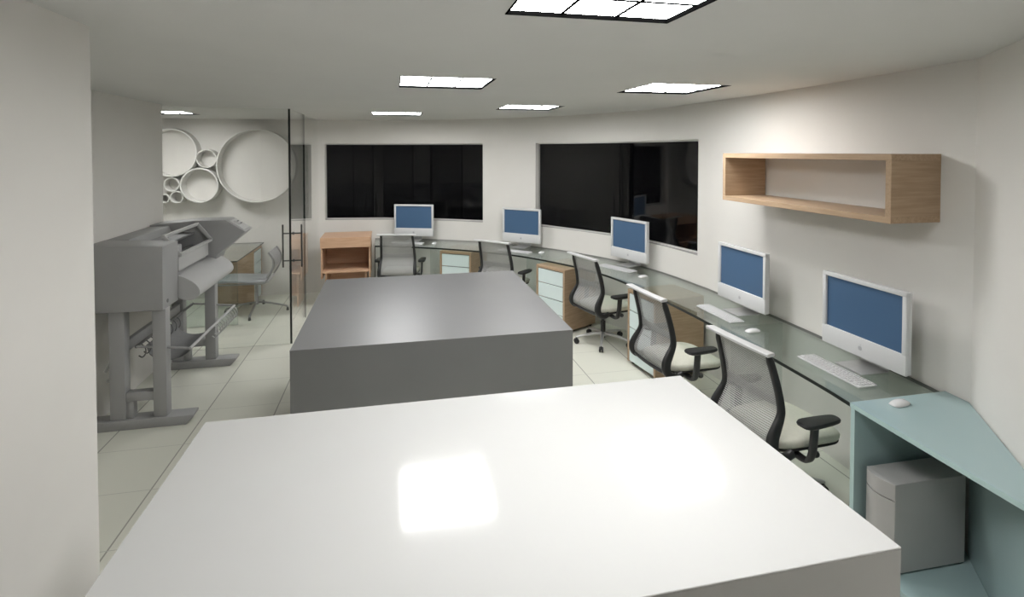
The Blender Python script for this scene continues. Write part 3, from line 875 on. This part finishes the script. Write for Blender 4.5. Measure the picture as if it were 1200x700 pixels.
# media basket: two rails with hooks, grey cloth slung between
bm = newbm(); sweep(bm, [(-1.50, 4.47, .56), (-1.50, 5.64, .56)], .011, n=10); rail_f = pp('basket_rail', bm, M['printer_light'], 40)
bm = newbm(); sweep(bm, [(-1.86, 4.47, .60), (-1.86, 5.64, .60)], .011, n=10); rail_b = pp('basket_rail', bm, M['printer_dark'], 40)
def hooks(xc, z, n, y0_, dy, m, par, sgn):
    for k in range(n):
        y = y0_ + dy*k
        bm = newbm()
        sweep(bm, smooth_pts([(xc, y, z), (xc+sgn*.03, y, z-.03), (xc+sgn*.035, y, z-.075), (xc+sgn*.012, y, z-.105), (xc-sgn*.015, y+.01, z-.095)], 3), .005, n=6)
        pp('basket_hook', bm, m, 40, par)
hooks(-1.50, .56, 10, 5.02, .065, M['printer_light'], rail_f, 1)
hooks(-1.86, .60, 9, 4.54, .085, M['printer_dark'], rail_b, 1)
bm = newbm()
pr = smooth_pts([(-1.515, 0, .55), (-1.57, 0, .48), (-1.66, 0, .44), (-1.76, 0, .445), (-1.83, 0, .49), (-1.855, 0, .56)], 5)
pr2 = [(p.x, p.z) for p in pr]; pr3 = [(p.x, p.z-.006) for p in pr[::-1]]
prism(bm, pr2+pr3, 'y', 4.62, 5.22); pp('basket_cloth', bm, M['basket_cloth'], 40)
for y in (4.475, 5.635):
    bm = newbm(); sweep(bm, [(-1.50, y, .56), (-1.70, y, .585), (-1.86, y, .60)], .009, n=8); pp('basket_brace', bm, M['printer'], 40)
bm = newbm()
sweep(bm, smooth_pts([(-2.10, 4.55, .40), (-2.06, 4.55, .47), (-2.02, 4.54, .42), (-2.04, 4.54, .34), (-2.09, 4.55, .33)], 5), .011, n=8); pp('power_cord', bm, M['printer_light'], 40)

# ------------------------------------------------------------------ meeting room desk and chair
t = thing('meeting_desk', 'glass desk with glass end panel inside the glass room, behind the printer', 'desk', (-2.3, 7.5, 0))
org = Vector((-2.3, 7.5, 0))
bm = newbm(); box2(bm, (-2.85, 6.84, .752), (-1.785, 8.20, .764)); bm.transform(Matrix.Translation(-org))
for f in bm.faces: f.material_index = 0 if abs(f.normal.z) > .5 else 1
obj('desktop', bm, [M['desk_glass'], M['glass_edge']], t)
bm = newbm(); box2(bm, (-2.80, 6.872, 0), (-1.79, 6.882, .751)); bm.transform(Matrix.Translation(-org))
for f in bm.faces: f.material_index = 0 if abs(f.normal.y) > .5 else 1
obj('end_panel', bm, [M['panel_glass'], M['glass_edge']], t)
bm = newbm(); box2(bm, (-2.84, 6.885, 0), (-2.83, 8.19, .751)); bm.transform(Matrix.Translation(-org))
obj('back_panel', bm, M['panel_glass'], t)

t = thing('aluminium_chair', 'light grey armless swivel chair on a four-star aluminium base, inside the glass room', 'chair', (-1.70, 7.39, 0))
# faces -x
for k in range(4):
    a = PI/2*k
    c_, s_ = math.cos(a), math.sin(a)
    bm = newbm()
    P = lambda r, z: (c_*r, s_*r, z)
    sweep(bm, smooth_pts([P(.015, .125), P(.12, .115), P(.25, .085), P(.345, .062), P(.368, .04)], 3), (.012, .014), side=(0, 0, 1), n=10)
    lg = obj('base_leg', bm, M['steel'], t, smooth=50)
    bm = newbm(); lathe(bm, [(.016, 0), (.018, .006), (.012, .04)], P(.368, 0), 'z', 14); obj('glide', bm, M['dark_steel'], lg, smooth=40)
bm = newbm(); lathe(bm, [(.026, .10), (.026, .14), (.019, .15), (.019, .37), (.06, .38), (.06, .395)], (0, 0, 0), 'z', 18); obj('column', bm, M['steel'], t, smooth=40)
def sling(bm, prof, w, th):
    pts = smooth_pts([(x, 0, z) for x, z in prof], 5)
    sweep(bm, pts, (w/2, th), side=(0, 1, 0), n=20, expo=6)
bm = newbm(); sling(bm, [(-.42, .425), (-.35, .445), (-.15, .438), (.05, .425), (.17, .43)], .46, .018); obj('seat', bm, M['seat_grey'], t, smooth=50)
bm = newbm(); sling(bm, [(.155, .475), (.212, .55), (.240, .63), (.232, .71), (.185, .79)], .44, .012); obj('backrest', bm, M['seat_grey'], t, smooth=50)
bm = newbm()
for s in (-1, 1):
    sweep(bm, smooth_pts([(-.40, s*.20, .405), (-.10, s*.215, .408), (.12, s*.22, .408), (.17, s*.222, .45), (.225, s*.222, .545), (.255, s*.222, .63), (.246, s*.222, .71), (.197, s*.222, .80)], 4), .010, n=8)
sweep(bm, [(.0, -.21, .405), (.0, .21, .405)], .014, n=10)
obj('side_frame', bm, M['steel'], t, smooth=50)

# ------------------------------------------------------------------ world, camera, colour management
w = bpy.data.worlds.new('night'); S.world = w; w.use_nodes = True
w.node_tree.nodes['Background'].inputs[0].default_value = (.0015, .0015, .0018, 1)
w.node_tree.nodes['Background'].inputs[1].default_value = 1.0

cam = bpy.data.cameras.new('camera'); co = bpy.data.objects.new('camera', cam); COL.objects.link(co)
F = 633.0
cam.sensor_fit = 'HORIZONTAL'; cam.sensor_width = 36; cam.lens = 36*F/1200
cam.shift_y = -(350-193.7)/1200
cam.clip_start = .05; cam.clip_end = 60
co.location = (0, 0, HCAM)
co.rotation_euler = (PI/2 - math.atan(15.7/F), 0, -math.atan2(140, F))
S.camera = co
S.view_settings.view_transform = 'Standard'; S.view_settings.look = 'None'
S.view_settings.gamma = 1; S.view_settings.use_curve_mapping = False
S.view_settings.exposure = 0.0
